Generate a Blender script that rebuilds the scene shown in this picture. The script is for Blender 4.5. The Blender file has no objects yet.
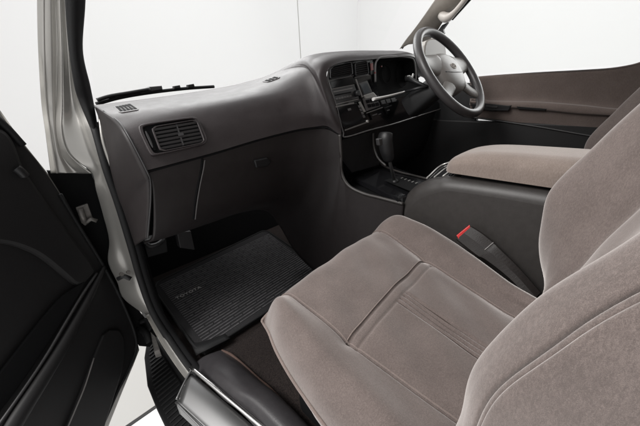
import bpy, bmesh, math, random
import numpy as np
from mathutils import Vector, Matrix
from mathutils.bvhtree import BVHTree
random.seed(4); np.random.seed(4)
S = bpy.context.scene
COL = S.collection

# ------------------------------------------------------------------ camera
F = 293.0
CAM = np.array([0.0, 0.0, 0.8])
R = np.array([[0.69754224, -0.30533914, 0.64823055],
              [-0.71530932, -0.24365224, 0.65495509],
              [-0.0420406, -0.92054419, -0.38836965]])
cd = bpy.data.cameras.new('camera'); cam = bpy.data.objects.new('camera', cd); COL.objects.link(cam)
cd.sensor_fit = 'HORIZONTAL'; cd.sensor_width = 36.0; cd.lens = F / 640 * 36.0
cd.clip_start = 0.01; cd.clip_end = 200
m = Matrix([[R[i, 0], -R[i, 1], -R[i, 2], CAM[i]] for i in range(3)] + [[0, 0, 0, 1]])
cam.matrix_world = m
S.camera = cam
# ------------------------------------------------------------------ light
w = bpy.data.worlds.new('World'); S.world = w; w.use_nodes = True
bg = w.node_tree.nodes['Background']
bg.inputs[0].default_value = (1.0, 0.995, 0.99, 1); bg.inputs[1].default_value = 0.60
S.view_settings.view_transform = 'Standard'; S.view_settings.look = 'None'
S.view_settings.exposure = 0.42; S.view_settings.gamma = 1.0

def area(name, loc, target, sx, sy, power, col=(1, 1, 1)):
    l = bpy.data.lights.new(name, 'AREA'); l.shape = 'RECTANGLE'; l.size = sx; l.size_y = sy
    l.energy = power; l.color = col
    o = bpy.data.objects.new(name, l); COL.objects.link(o); o.location = loc
    o.rotation_euler = (Vector(target) - Vector(loc)).to_track_quat('-Z', 'Y').to_euler()
    return o
area('softbox_door_side', (-1.7, 1.0, 2.7), (0.5, 0.1, 0.4), 1.3, 1.3, 92, (1, .98, .96))
area('softbox_front', (1.2, 3.0, 2.6), (0.8, 0.4, 0.7), 2.6, 1.6, 52)
area('back_wall_fill', (2.0, 3.7, 4.0), (2.4, 5.0, 1.2), 5.0, 1.0, 20)  # unseen lamp added to brighten the back wall
area('side_wall_fill', (5.1, 1.2, 3.8), (6.5, 1.2, 1.2), 5.0, 1.0, 20)  # likewise added out of view, whitens the side wall
area('softbox_driver_side', (4.4, 0.6, 2.0), (1.0, 0.3, 0.6), 2.5, 1.6, 45)

# ------------------------------------------------------------------ maths
def ray(u, v): return R @ np.array([u - 320.0, v - 213.0, F])
def _at(u, v, ax, val):
    r = ray(u, v); return CAM + (val - CAM[ax]) / r[ax] * r
def xx(u, v, x): return _at(u, v, 0, x)
def yy(u, v, y): return _at(u, v, 1, y)
def zz(u, v, z): return _at(u, v, 2, z)
def onp(u, v, p, n):
    r = ray(u, v); p = np.array(p); n = np.array(n)
    return CAM + ((p - CAM) @ n) / (r @ n) * r
def unit(a):
    a = np.array(a, float); return a / (np.linalg.norm(a) + 1e-12)
def cr(P, n, axis=0):
    """Catmull-Rom resample of control array along axis to n samples"""
    P = np.moveaxis(np.array(P, float), axis, 0); k = len(P)
    t = np.linspace(0, k - 1, n); i = np.minimum(t.astype(int), k - 2); f = t - i
    Q = np.concatenate([[2 * P[0] - P[1]], P, [2 * P[-1] - P[-2]]])
    f = f.reshape((-1,) + (1,) * (P.ndim - 1))
    a, b, c, d = Q[i], Q[i + 1], Q[i + 2], Q[i + 3]
    o = .5 * (2 * b + (c - a) * f + (2 * a - 5 * b + 4 * c - d) * f ** 2 + (-a + 3 * b - 3 * c + d) * f ** 3)
    return np.moveaxis(o, 0, axis)
def net(C, nu, nv): return cr(cr(C, nu, 0), nv, 1)
def chaikin(P, it=2, closed=True, q=.25):
    # corner cutting
    P = [np.array(p, float) for p in P]
    for _ in range(it):
        o = []; n = len(P)
        for i in range(n if closed else n - 1):
            a, b = P[i], P[(i + 1) % n]
            o += [a * (1 - q) + b * q, a * q + b * (1 - q)]
        if not closed: o = [P[0]] + o + [P[-1]]
        P = o
    return P
# ------------------------------------------------------------------ mesh builder
class MB:
    def __init__(s): s.v = []; s.f = []; s.sm = []
    def add(s, V, Fc, smooth=False):
        o = len(s.v); s.v += [tuple(map(float, p)) for p in V]
        for f in Fc: s.f.append(tuple(i + o for i in f)); s.sm.append(smooth)
        return s
    def grid(s, G, close_u=False, close_v=False, smooth=True):
        G = np.array(G); a, b = G.shape[:2]; V = G.reshape(-1, 3); Fc = []
        for i in range(a if close_u else a - 1):
            for j in range(b if close_v else b - 1):
                i2, j2 = (i + 1) % a, (j + 1) % b
                Fc.append((i * b + j, i2 * b + j, i2 * b + j2, i * b + j2))
        return s.add(V, Fc, smooth)
    def slab(s, pts, t, nrm=None, bev=0.0):
        """flat outline (front face) given real thickness t away from nrm; bev = chamfer"""
        pts = [np.array(p, float) for p in pts]; c = np.mean(pts, 0)
        if nrm is None:
            nrm = np.zeros(3)
            for i in range(len(pts)): nrm += np.cross(pts[i] - c, pts[(i + 1) % len(pts)] - c)
            nrm = unit(nrm)
            if nrm @ (CAM - c) < 0: nrm = -nrm
        nrm = unit(nrm); n = len(pts)
        if bev > 0:
            inn = []
            for i in range(n):
                e1 = unit(pts[i] - pts[i - 1]); e2 = unit(pts[(i + 1) % n] - pts[i])
                ins1 = np.cross(nrm, e1); ins2 = np.cross(nrm, e2)
                if ins1 @ (c - pts[i]) + ins2 @ (c - pts[i]) < 0: ins1, ins2 = -ins1, -ins2
                d = unit(ins1 + ins2); k = bev / max(.35, abs(d @ ins1))
                inn.append(pts[i] + d * k)
            loops = [inn, [p * .3 + q * .7 - nrm * bev * .3 for p, q in zip(inn, pts)], [p - nrm * bev for p in pts], [p - nrm * t for p in pts]]
        else: loops = [pts, [p - nrm * t for p in pts]]
        V = [p for l in loops for p in l]; Fc = [tuple(range(n)), tuple(range((len(loops) - 1) * n, len(loops) * n))[::-1]]
        for k in range(len(loops) - 1):
            for i in range(n):
                j = (i + 1) % n; Fc.append((k * n + i, k * n + j, (k + 1) * n + j, (k + 1) * n + i))
        return s.add(V, Fc, False)
    def ring(s, A, B, t, nrm):
        A = [np.array(p, float) for p in A]; B = [np.array(p, float) for p in B]; nrm = unit(nrm); n = len(A)
        mid = lambda p, q: p * .8 + q * .2 
        L = [[p - nrm * t for p in A], [p - nrm * t * .15 for p in A], [mid(p, q) for p, q in zip(A, B)], [mid(q, p) for p, q in zip(A, B)], [q - nrm * t * .15 for q in B], [q - nrm * t for q in B]]
        return s.grid(np.array(L), close_v=True, smooth=False)
    def bar(s, p, q, w, d, nrm):
        """box bar from p to q, w wide in the face, d deep behind the face"""
        p = np.array(p, float); q = np.array(q, float); nrm = unit(nrm); ax = unit(q - p); sd = unit(np.cross(nrm, ax)) * w / 2
        return s.slab([p - sd, q - sd, q + sd, p + sd], d, nrm)
    def box(s, lo, hi):
        x0, y0, z0 = lo; x1, y1, z1 = hi
        V = [(x0, y0, z0), (x1, y0, z0), (x1, y1, z0), (x0, y1, z0), (x0, y0, z1), (x1, y0, z1), (x1, y1, z1), (x0, y1, z1)]
        return s.add(V, [(0, 3, 2, 1), (4, 5, 6, 7), (0, 1, 5, 4), (1, 2, 6, 5), (2, 3, 7, 6), (3, 0, 4, 7)])
    def tube(s, path, r, n=10, closed=False, cap=True, flat=1.0, up=None):
        P = np.array(path, float); k = len(P); rr = np.broadcast_to(np.array(r, float), (k,))
        T = np.roll(P, -1, 0) - np.roll(P, 1, 0)
        if not closed: T[0] = P[1] - P[0]; T[-1] = P[-1] - P[-2]
        nprev = None; G = []
        for i in range(k):
            t = unit(T[i])
            if nprev is None:
                a = np.array(up if up is not None else ([0, 0, 1.] if abs(t[2]) < .9 else [1., 0, 0])); nv = unit(a - t * (a @ t))
            else: nv = unit(nprev - t * (nprev @ t))
            nprev = nv; b = np.cross(t, nv)
            G.append([P[i] + rr[i] * (math.cos(q) * nv * flat + math.sin(q) * b) for q in np.linspace(0, 2 * math.pi, n, endpoint=False)])
        s.grid(G, close_u=closed, close_v=True)
        if cap and not closed:
            o = len(s.v) - k * n
            s.f.append(tuple(o + i for i in range(n))[::-1]); s.sm.append(False)
            s.f.append(tuple(o + (k - 1) * n + i for i in range(n))); s.sm.append(False)
        return s
    def build(s, name, mat, parent=None, solid=0.0, bevel=0.0, seg=2, sub=0, off=-1.0):
        me = bpy.data.meshes.new(name)
        o = bpy.data.objects.new(name, me); COL.objects.link(o)
        V = np.array(s.v)
        if parent is not None:
            root = parent; base = np.zeros(3)
            while root is not None: base += np.array(root.location); root = root.parent
            V = V - base; o.parent = parent
        me.from_pydata([tuple(p) for p in V], [], s.f); me.update()
        me.polygons.foreach_set('use_smooth', s.sm)
        bm = bmesh.new(); bm.from_mesh(me); bmesh.ops.recalc_face_normals(bm, faces=bm.faces); bm.to_mesh(me); bm.free()
        me.materials.append(mat)
        if solid:
            md = o.modifiers.new('solid', 'SOLIDIFY'); md.thickness = solid; md.offset = off
        if bevel:
            md = o.modifiers.new('bevel', 'BEVEL'); md.width = bevel; md.segments = seg; md.limit_method = 'ANGLE'; md.angle_limit = math.radians(40)
            md.harden_normals = False
            me.polygons.foreach_set('use_smooth', [True] * len(me.polygons))
            wn = o.modifiers.new('wn', 'WEIGHTED_NORMAL'); wn.keep_sharp = True
        if sub:
            md = o.modifiers.new('sub', 'SUBSURF'); md.levels = sub; md.render_levels = sub
        return o

def thing(name, label, cat, loc=(0, 0, 0), group=None):
    o = bpy.data.objects.new(name, None); COL.objects.link(o); o.location = loc
    o['label'] = label; o['category'] = cat; o.empty_display_size = .05
    if group: o['group'] = group
    return o
def tag(o, label, cat, group=None):
    o['label'] = label; o['category'] = cat
    if group: o['group'] = group
    return o
def struct(o, label=None):
    o['kind'] = 'structure'
    if label: o['label'] = label
    return o

# ------------------------------------------------------------------ materials
def mat(name, col, rough=.5, metal=0.0, spec=.5, col2=None, nscale=30, ndetail=6, ramp=(.35, .65), bump=0.0, bscale=300, bdist=.002,
        sheen=0.0, coat=0.0, rvar=0.0, emit=None):
    M = bpy.data.materials.new(name); M.use_nodes = True; nt = M.node_tree; N = nt.nodes; L = nt.links
    b = N['Principled BSDF']; b.inputs['Base Color'].default_value = (*col, 1); b.inputs['Roughness'].default_value = rough
    b.inputs['Metallic'].default_value = metal; b.inputs['Specular IOR Level'].default_value = spec
    b.inputs['Sheen Weight'].default_value = sheen; b.inputs['Coat Weight'].default_value = coat
    b.inputs['Sheen Roughness'].default_value = .5
    tc = N.new('ShaderNodeTexCoord')
    if col2 is not None or rvar:
        n = N.new('ShaderNodeTexNoise'); n.inputs['Scale'].default_value = nscale; n.inputs['Detail'].default_value = ndetail
        n.inputs['Roughness'].default_value = .65
        L.new(tc.outputs['Object'], n.inputs['Vector'])
        if col2 is not None:
            r = N.new('ShaderNodeValToRGB'); r.color_ramp.elements[0].position = ramp[0]; r.color_ramp.elements[1].position = ramp[1]
            r.color_ramp.elements[0].color = (*col, 1); r.color_ramp.elements[1].color = (*col2, 1)
            L.new(n.outputs['Fac'], r.inputs['Fac']); L.new(r.outputs['Color'], b.inputs['Base Color'])
        if rvar:
            mr = N.new('ShaderNodeMapRange'); mr.inputs[3].default_value = rough - rvar; mr.inputs[4].default_value = rough + rvar
            mr.inputs[1].default_value = .3; mr.inputs[2].default_value = .7
            L.new(n.outputs['Fac'], mr.inputs[0]); L.new(mr.outputs[0], b.inputs['Roughness'])
    if bump:
        n2 = N.new('ShaderNodeTexNoise'); n2.inputs['Scale'].default_value = bscale; n2.inputs['Detail'].default_value = 3
        L.new(tc.outputs['Object'], n2.inputs['Vector'])
        bp = N.new('ShaderNodeBump'); bp.inputs['Strength'].default_value = bump; bp.inputs['Distance'].default_value = bdist
        L.new(n2.outputs['Fac'], bp.inputs['Height']); L.new(bp.outputs['Normal'], b.inputs['Normal'])
    return M

def velour(name, c1, c2, sheen=.35):
    """short pile cloth: brushed patches, flecks and a fine nap"""
    M = bpy.data.materials.new(name); M.use_nodes = True; nt = M.node_tree; N = nt.nodes; L = nt.links
    b = N['Principled BSDF']; b.inputs['Roughness'].default_value = .92; b.inputs['Specular IOR Level'].default_value = .15
    b.inputs['Sheen Weight'].default_value = sheen; b.inputs['Sheen Roughness'].default_value = .45
    b.inputs['Sheen Tint'].default_value = (1, .945, .915, 1)
    tc = N.new('ShaderNodeTexCoord')
    def noise(sc, det, vec=None, dist=0.0, rg=.6):
        n = N.new('ShaderNodeTexNoise'); n.inputs['Scale'].default_value = sc; n.inputs['Detail'].default_value = det
        n.inputs['Distortion'].default_value = dist; n.inputs['Roughness'].default_value = rg
        L.new(vec or tc.outputs['Object'], n.inputs['Vector']); return n.outputs['Fac']
    mp = N.new('ShaderNodeMapping'); mp.inputs['Scale'].default_value = (1, 1, .38); mp.inputs['Rotation'].default_value = (.25, .1, .3)
    L.new(tc.outputs['Object'], mp.inputs['Vector'])
    a = noise(16, 4); f = noise(470, 4, mp.outputs['Vector'], .6); g = noise(1500, 2)
    def mth(op, x, y):
        q = N.new('ShaderNodeMath'); q.operation = op
        for i, z in enumerate((x, y)):
            if isinstance(z, float): q.inputs[i].default_value = z
            else: L.new(z, q.inputs[i])
        return q.outputs[0]
    s = mth('ADD', mth('ADD', mth('MULTIPLY', a, .20), mth('MULTIPLY', f, .34)), mth('MULTIPLY', g, .46))
    r = N.new('ShaderNodeValToRGB'); r.color_ramp.elements[0].position = .42; r.color_ramp.elements[1].position = .70
    r.color_ramp.elements[0].color = (*c1, 1); r.color_ramp.elements[1].color = (*c2, 1)
    L.new(s, r.inputs['Fac']); L.new(r.outputs['Color'], b.inputs['Base Color'])
    bp = N.new('ShaderNodeBump'); bp.inputs['Strength'].default_value = .22; bp.inputs['Distance'].default_value = .0012
    L.new(mth('ADD', f, g), bp.inputs['Height']); L.new(bp.outputs['Normal'], b.inputs['Normal'])
    return M

M = {}
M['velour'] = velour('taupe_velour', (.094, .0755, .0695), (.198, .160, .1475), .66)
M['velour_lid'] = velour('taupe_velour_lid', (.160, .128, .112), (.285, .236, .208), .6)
M['velour_door'] = velour('brown_velour', (.105, .082, .074), (.175, .142, .128), .3)
M['thread'] = mat('brown_thread', (.050, .036, .031), .9, spec=.1)
M['piping'] = velour('piping_cloth', (.150, .118, .106), (.265, .215, .195))
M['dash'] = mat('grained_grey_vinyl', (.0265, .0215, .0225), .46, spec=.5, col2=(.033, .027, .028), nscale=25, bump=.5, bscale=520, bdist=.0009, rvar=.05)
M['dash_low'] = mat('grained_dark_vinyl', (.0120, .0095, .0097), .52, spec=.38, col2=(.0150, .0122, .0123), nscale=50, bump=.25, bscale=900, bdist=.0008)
M['console'] = mat('warm_grey_vinyl', (.030, .027, .0255), .46, spec=.45, col2=(.036, .0325, .031), nscale=50, bump=.25, bscale=900, bdist=.0008)
M['black'] = mat('black_plastic', (.008, .008, .0085), .45, spec=.4, col2=(.011, .011, .012), bump=.15, bscale=700)
M['dark'] = mat('matt_black_plastic', (.006, .006, .0065), .8, spec=.12)
M['gloss'] = mat('gloss_black_plastic', (.008, .008, .009), .12, rvar=.03, nscale=8)
M['rubber'] = mat('black_rubber', (.007, .007, .0075), .65, spec=.25, bump=.2, bscale=200)
M['trim_grey'] = mat('grey_plastic_trim', (.10, .095, .095), .4, bump=.1, bscale=600)
M['slat'] = mat('vent_slat_plastic', (.030, .029, .030), .45)
M['edge'] = mat('grey_trim_highlight', (.16, .15, .145), .4)  # paler grey for trim lines and painted edge highlights
M['paint'] = mat('silver_beige_paint', (.36, .35, .33), .30, metal=.6, coat=.5, col2=(.375, .365, .345), nscale=5)
M['paint_in'] = mat('satin_silver_paint', (.32, .31, .29), .32, metal=.6, col2=(.34, .33, .31), nscale=25, rvar=.06)
M['steel'] = mat('brushed_steel', (.19, .19, .19), .46, metal=1.0)
M['chrome'] = mat('chrome', (.62, .61, .60), .25, metal=1.0)
M['rust'] = mat('dirty_hinge_metal', (.09, .085, .08), .5, metal=.7, col2=(.16, .15, .14), nscale=40)
M['leather'] = mat('dark_grey_leather', (.028, .026, .028), .38, col2=(.036, .033, .035), nscale=40, bump=.3, bscale=420, bdist=.001)
M['carpet'] = mat('dark_brown_carpet', (.010, .008, .008), .95, spec=.1, col2=(.030, .024, .022), nscale=260, bump=.8, bscale=500, bdist=.003)
M['sleeve'] = mat('dark_brown_plastic', (.012, .0095, .009), .5, spec=.4, col2=(.016, .013, .012), bump=.2, bscale=500)
M['carpet_edge'] = mat('brown_binding', (.060, .035, .027), .8, col2=(.085, .05, .038), nscale=200)
M['mat'] = mat('black_mat_pile', (.010, .010, .011), .85, spec=.2, col2=(.024, .023, .024), nscale=300, bump=.5, bscale=400)
M['rib'] = mat('mat_rib', (.034, .033, .035), .7, spec=.3, col2=(.075, .072, .075), nscale=40, bump=.4, bscale=300)
M['letter'] = mat('grey_thread', (.30, .29, .28), .8)
M['pillar_trim'] = mat('beige_grey_trim', (.24, .215, .19), .6, col2=(.27, .245, .215), nscale=60, bump=.2, bscale=500)
M['handle_trim'] = mat('pale_grey_plastic', (.42, .39, .36), .4)
M['hub'] = mat('warm_grey_pad', (.155, .145, .137), .42, col2=(.168, .157, .148), bump=.15, bscale=700)
M['rim'] = mat('dark_grey_leather_rim', (.045, .042, .043), .36, bump=.2, bscale=700)
M['red'] = mat('red_button', (.55, .035, .035), .35)
M['redlens'] = mat('dark_red_lens', (.16, .012, .010), .25)
M['screen'] = mat('grey_glass_display', (.09, .10, .11), .12)
M['silver'] = mat('silver_plastic', (.50, .49, .47), .28, metal=.6)
M['stalk'] = mat('polished_stalk', (.78, .77, .75), .22, metal=.3)
M['white'] = mat('white_studio_paint', (.835, .835, .835), .8, spec=.2)
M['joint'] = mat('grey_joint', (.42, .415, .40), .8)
M['joint_dark'] = mat('dark_joint', (.03, .03, .03), .8)
M['door_in'] = mat('black_door_vinyl', (.0105, .010, .0103), .5, spec=.3, col2=(.0105, .010, .0105), nscale=30, bump=.25, bscale=700, bdist=.0008)
def glassmat():
    G = bpy.data.materials.new('clear_glass'); G.use_nodes = True; nt = G.node_tree; N = nt.nodes; L = nt.links
    N.remove(N['Principled BSDF']); out = N['Material Output']
    t = N.new('ShaderNodeBsdfTransparent'); t.inputs[0].default_value = (.985, .99, .985, 1)
    g = N.new('ShaderNodeBsdfGlossy'); g.inputs['Roughness'].default_value = .02
    fr = N.new('ShaderNodeFresnel'); fr.inputs['IOR'].default_value = 1.10
    mx = N.new('ShaderNodeMixShader'); L.new(fr.outputs[0], mx.inputs[0]); L.new(t.outputs[0], mx.inputs[1]); L.new(g.outputs[0], mx.inputs[2])
    L.new(mx.outputs[0], out.inputs['Surface']); return G
M['glass'] = glassmat()

# ================================================================== SETTING
GZ = -0.72
b = MB(); b.box((-6, -6, GZ - .1), (9, 6.0, GZ)); struct(b.build('studio_floor', M['white']))
b = MB(); b.box((-.6, 1.385, GZ + .001), (.35, 1.40, GZ + .005)); struct(b.build('floor_joint', M['joint_dark']))
b = MB(); b.box((-3, 1.402, GZ + .001), (3, 4.9, GZ + .006)); struct(b.build('floor_shade_panel', M['joint']))  # grey slab painting the shaded part of the floor
xw = 4.60
b = MB(); b.box((-6, 5.0, GZ), (xw - .012, 5.1, 5)); b.box((xw + .012, 5.0, GZ), (9, 5.1, 5)); struct(b.build('studio_wall', M['white']))
b = MB(); b.box((xw - .012, 5.012, GZ), (xw + .012, 5.09, 5)); struct(b.build('wall_joint', M['joint']))
b = MB(); b.box((6.5, -6, GZ), (6.6, 5.0, 5)); struct(b.build('studio_side_wall', M['white']))

# ================================================================== CAR BODY
body = thing('car_body', 'silver beige car body seen at its open front door, with black door seal', 'car body', (.12, 1.0, 0))
# passenger front pillar: rows go down, columns go round from outer edge to inner flange
def Ym(z):                       # rake of the windscreen pillar above the waist
    return 1.08 - .75 * max(0, z - .80)
rows = [(-60, [38, 44.5, 50, 57, 61, 65, 70]), (0, [38, 44.5, 50, 57, 61, 65, 70]), (50, [39, 45, 51, 58.5, 62.5, 68, 73]), (100, [42, 47, 52, 57.5, 63, 72, 82]),
        (130, [46, 51, 54, 57, 62.5, 79, 95]), (150, [48.5, 54, 57, 61, 67.5, 86, 101.5]), (162, [50, 56, 61, 68, 78, 93, 105]), (173, [51.5, 58, 66, 78, 92, 100, 108])]
def pil(v, cols):
    rw = []
    for u, off in cols:
        y = 1.08
        for _ in range(6):
            p = yy(u, v, y + off); y = Ym(p[2])
        rw.append(p)
    return rw
def to_roof(G, first=True):
    A, B = (np.array(G[0]), np.array(G[1])) if first else (np.array(G[-1]), np.array(G[-2]))
    d = A - B; N = A + d * ((1.42 - A[:, 2].mean()) / d[:, 2].mean())
    return [list(N)] + G if first else G + [list(N)]
G = to_roof([pil(v, list(zip(us[:5], (.045, .034, .03, .03, .0)))) for v, us in rows])
PG = net(G, 60, 41)
b = MB(); b.grid(PG); b.build('pillar', M['paint'], body, solid=.003)
b = MB(); b.tube(PG[:, 10] + np.array([-.002, -.002, 0]), .0026, 8); b.build('pillar_edge', M['paint'], body)
b = MB(); b.tube(PG[:, 20] + np.array([-.001, -.001, 0]), .0016, 6); b.build('pillar_seam', M['slat'], body)
# inner flange of the same pillar: from the roof down past the dark hinge pocket into the sill
low = [(190, [(96, 1.07), (101, 1.05), (106, 1.03), (111, 1.0)]), (215, [(103, 1.07), (108, 1.05), (114, 1.03), (120, 1.0)]),
       (240, [(109, 1.07), (113, 1.05), (120, 1.03), (127, 1.0)]), (262, [(108, 1.07), (116, 1.04), (126, 1.02), (132, 1.0)]), (282, [(117, 1.06), (124, 1.03), (133, 1.0), (140, .985)]),
       (298, [(123, 1.05), (131, 1.01), (139, .98), (147, .965)]), (313, [(142, 1.0), (146, .98), (150, .96), (155, .95)])]
G = []
for v, us in rows:
    q = float(np.interp(v, [100, 173], [0, 1]))
    G.append(pil(v, [(us[4], .0), (us[5], .004 - .022 * q), ((us[5] + us[6]) / 2, -.010 - .030 * q), (us[6], -.02 - .045 * q)]))
G = to_roof(G)
G += [[yy(u, v, y) for u, y in us] for v, us in low]
b = MB(); b.grid(net(G, 120, 24)); b.build('inner_flange', M['paint'], body, solid=.003)
# sill strip from the pillar foot back to the scuff plate
G = [[zz(143, 310, .10), zz(148, 310, .115), zz(153, 314, .10)], [zz(156, 335, .055), zz(162, 335, .07), zz(167, 338, .055)],
     [zz(172, 360, .035), zz(178, 359, .05), zz(183, 361, .035)], [zz(187, 381, .03), zz(192, 378, .045), zz(197, 378, .03)]]
b = MB(); b.grid(net(G, 30, 14)); b.build('sill', M['paint_in'], body, solid=.02)
# inner black flange of the opening
pth = [yy(95, 128, 1.045), yy(98, 138, 1.03), yy(107, 170, 1.0), yy(119, 205, .99), yy(131, 245, .985), yy(141, 280, .975), yy(152, 310, .95), zz(168, 338, .06), zz(184, 362, .04), zz(197, 379, .035)]
b = MB(); b.tube(cr(pth, 60), .011, 10); b.build('door_seal', M['rubber'], body)
pth = [p + np.array([.016, -.004, 0]) for p in pth[:7]] + [p + np.array([.018, 0, -.004]) for p in pth[7:]]
b = MB(); b.tube(cr(pth, 60), .010, 10); b.build('inner_seal', M['dark'], body)
pth = [yy(99.5, 112, 1.035), yy(103, 140, 1.01), yy(111, 166, .995)]
b = MB(); b.tube(cr(pth, 20), .0045, 8); b.build('pillar_flange', M['paint_in'], body)
# black windscreen-side rubber on the upper pillar
wl = [(-60, 66, 84), (0, 66, 84), (50, 70, 81.5), (85, 75, 89), (100, 79.5, 92), (120, 88, 95.5), (134, 94, 97.5)]
G = []
for v, u0, u1 in wl:
    rw = []
    for k, u in enumerate((u0, (u0 + u1) / 2, u1)):
        y = 1.06
        for _ in range(6):
            p = yy(u, v, y + (-.03, -.045, -.02)[k]); y = Ym(p[2])
        rw.append(p)
    G.append(rw)
b = MB(); b.grid(net(to_roof(G), 60, 10)); b.build('pillar_seal', M['rubber'], body, solid=.003)
# dark hinge pocket
pk = [(47, 171), (66, 172), (84, 168), (92, 176), (104, 199), (113, 230), (114, 262), (140, 312), (158, 335), (150, 347), (139, 346), (118, 306), (98, 270), (74, 232)]
b = MB(); b.slab([yy(u, v, 1.14) for u, v in pk], .02); b.build('hinge_pocket', M['dark'], body)
# door hinge: plate, knuckle, pin
hg = thing('pillar_bracket', 'small worn metal door hinge in the dark gap between open door and pillar', 'bracket', tuple(yy(86, 215, 1.08)))
b = MB(); b.slab([yy(u, v, 1.075) for u, v in ((76, 208), (88, 204), (93, 218), (82, 224))], .012); b.build('plate', M['rust'], hg, bevel=.002)
b = MB(); b.tube([yy(84, 224, 1.07), yy(91, 219, 1.065), yy(97, 221, 1.06)], .006, 10); b.build('pin', M['rust'], hg)
b = MB(); b.tube([yy(80, 209, 1.07), yy(85, 222, 1.07)], .008, 12); b.build('knuckle', M['rust'], hg)
# check strap latch lower down
lt = thing('door_check_link', 'dark metal check link and bolts low on the pillar beside the mat', 'door link', tuple(yy(124, 278, 1.0)))
b = MB(); b.tube([yy(118, 279, 1.0), yy(124, 276, .99), yy(131, 279, .98)], .007, 8); b.build('arm', M['black'], lt)
b = MB(); b.tube([yy(121, 274, 1.0), yy(122, 274.5, .985)], .006, 8); b.tube([yy(128, 272, 1.0), yy(129, 272.5, .985)], .006, 8); b.build('bolt', M['rust'], lt)
b = MB()
b.tube(cr([zz(133, 316, .02), zz(138, 326, -.02), zz(146, 333, -.03), zz(150, 342, -.06)], 16), .013, 8)
b.tube(cr([zz(140, 322, 0), zz(147, 321, -.0), zz(152, 330, -.02)], 12), .010, 8); b.build('wiring_boot', M['rubber'], lt)
b = MB(); b.slab([zz(150, 331, -.02), zz(156, 337, -.02), zz(160, 350, -.02), (zz(154, 352, -.02))], .03); b.build('bracket', M['rust'], lt, bevel=.002)

# cabin floor, front bulkhead, far side
b = MB(); b.box((.17, -.7, -.03), (1.60, 1.46, 0.0)); b.build('floor_carpet', M['carpet'], body)
b = MB(); b.box((.16, 1.42, .0), (1.60, 1.46, .72)); b.build('bulkhead', M['dark'], body)
b = MB(); b.box((.165, 1.02, 0.0), (.185, 1.42, .62)); b.build('kick_panel', M['dark'], body)
# outer skin below the floor and the ribbed step
b = MB(); b.box((.16, -.7, -.36), (.175, 1.35, -.031)); b.build('step_riser', M['rubber'], body)
st = [zz(146, 344, -.2), zz(144, 357, -.2), zz(147, 385, -.2), zz(155, 405, -.2), zz(167, 430, -.2), np.array([.05, .60, -.2]), np.array([.158, .60, -.2]), np.array([.158, 1.25, -.2])]
b = MB(); b.slab(st, .03, (0, 0, 1), .006)
b.build('step', M['rubber'], body)
b = MB()
for k in range(30):
    y = .62 + k * .0205
    u = np.interp(y, [.60, .83, .93, 1.03, 1.18, 1.24], [.052, .058, .060, .070, .104, .135])
    b.bar((u + .012, y, -.196), (.150, y + .012, -.196), .008, .006, (0, 0, 1))
b.build('step_tread', M['black'], body, bevel=.0015, seg=1)
# scuff plate
scuff = thing('scuff_plate', 'shiny silver scuff plate with chrome edge at the rear of the door sill', 'scuff plate', (.12, .5, 0))
q = [zz(177, 400, .06), zz(191, 378, .066), zz(196, 376, .07)]
L0 = np.array([.087, .657, .06]); L1 = np.array([.148, .700, .066])
d = unit(zz(255, 426, .066) - zz(194, 374, .066))
G = []
for k in range(6):
    t = k / 5 * .8
    a0 = L0 + d * t + np.array([.004 * k, 0, 0]); a1 = L1 + d * t
    G.append([a0 + np.array([-.004, 0, -.05]), a0 + np.array([-.003, 0, -.006]), a0 + np.array([.006, 0, 0]), a0 * .5 + a1 * .5 + np.array([0, 0, .006]), a1 + np.array([-.012, 0, .004]), a1])
b = MB(); b.grid(net(G, 40, 30))
b.slab([g for g in G[0]], .004, (0, 1, 0))
b.build('plate', M['steel'], scuff, solid=.004)
b = MB(); b.tube(cr([L1 + d * t + np.array([.006, 0, .012]) for t in (-.012, .2, .5, .8)], 30), .0055, 10, flat=.8); b.build('edge_strip', M['chrome'], scuff)
b = MB(); b.tube(cr([L0 + np.array([0, .003, .0]), (L0 + L1) / 2 + np.array([0, .004, .006]), L1 + np.array([.004, .006, .01])], 14), .003, 8); b.build('end_strip', M['steel'], scuff)
b = MB(); b.tube(cr([L0 + d * t + np.array([-.004, 0, -.004]) for t in (0, .1, .3, .6)], 20), .0025, 8); b.build('side_strip', M['steel'], scuff)
# leather covered side trim between the sill and the seat
G = [[zz(192, 366, .02), zz(203, 357, .035), zz(215, 352, .03), zz(226, 349, .01)],
     [zz(202, 378, .05), zz(216, 367, .075), zz(230, 360, .065), zz(242, 362, .02)],
     [zz(222, 398, .06), zz(240, 388, .092), zz(256, 380, .08), zz(268, 387, .03)],
     [zz(254, 426, .06), zz(268, 412, .10), zz(284, 402, .09), zz(298, 418, .04)],
     [np.array([.20, .10, .06]), np.array([.225, .10, .105]), np.array([.26, .10, .10]), np.array([.29, .10, .05])],
     [np.array([.20, -.4, .06]), np.array([.225, -.4, .105]), np.array([.26, -.4, .10]), np.array([.29, -.4, .05])]]
b = MB(); b.grid(net(G, 60, 24)); b.build('side_trim', M['leather'], body, solid=.01)
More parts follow.
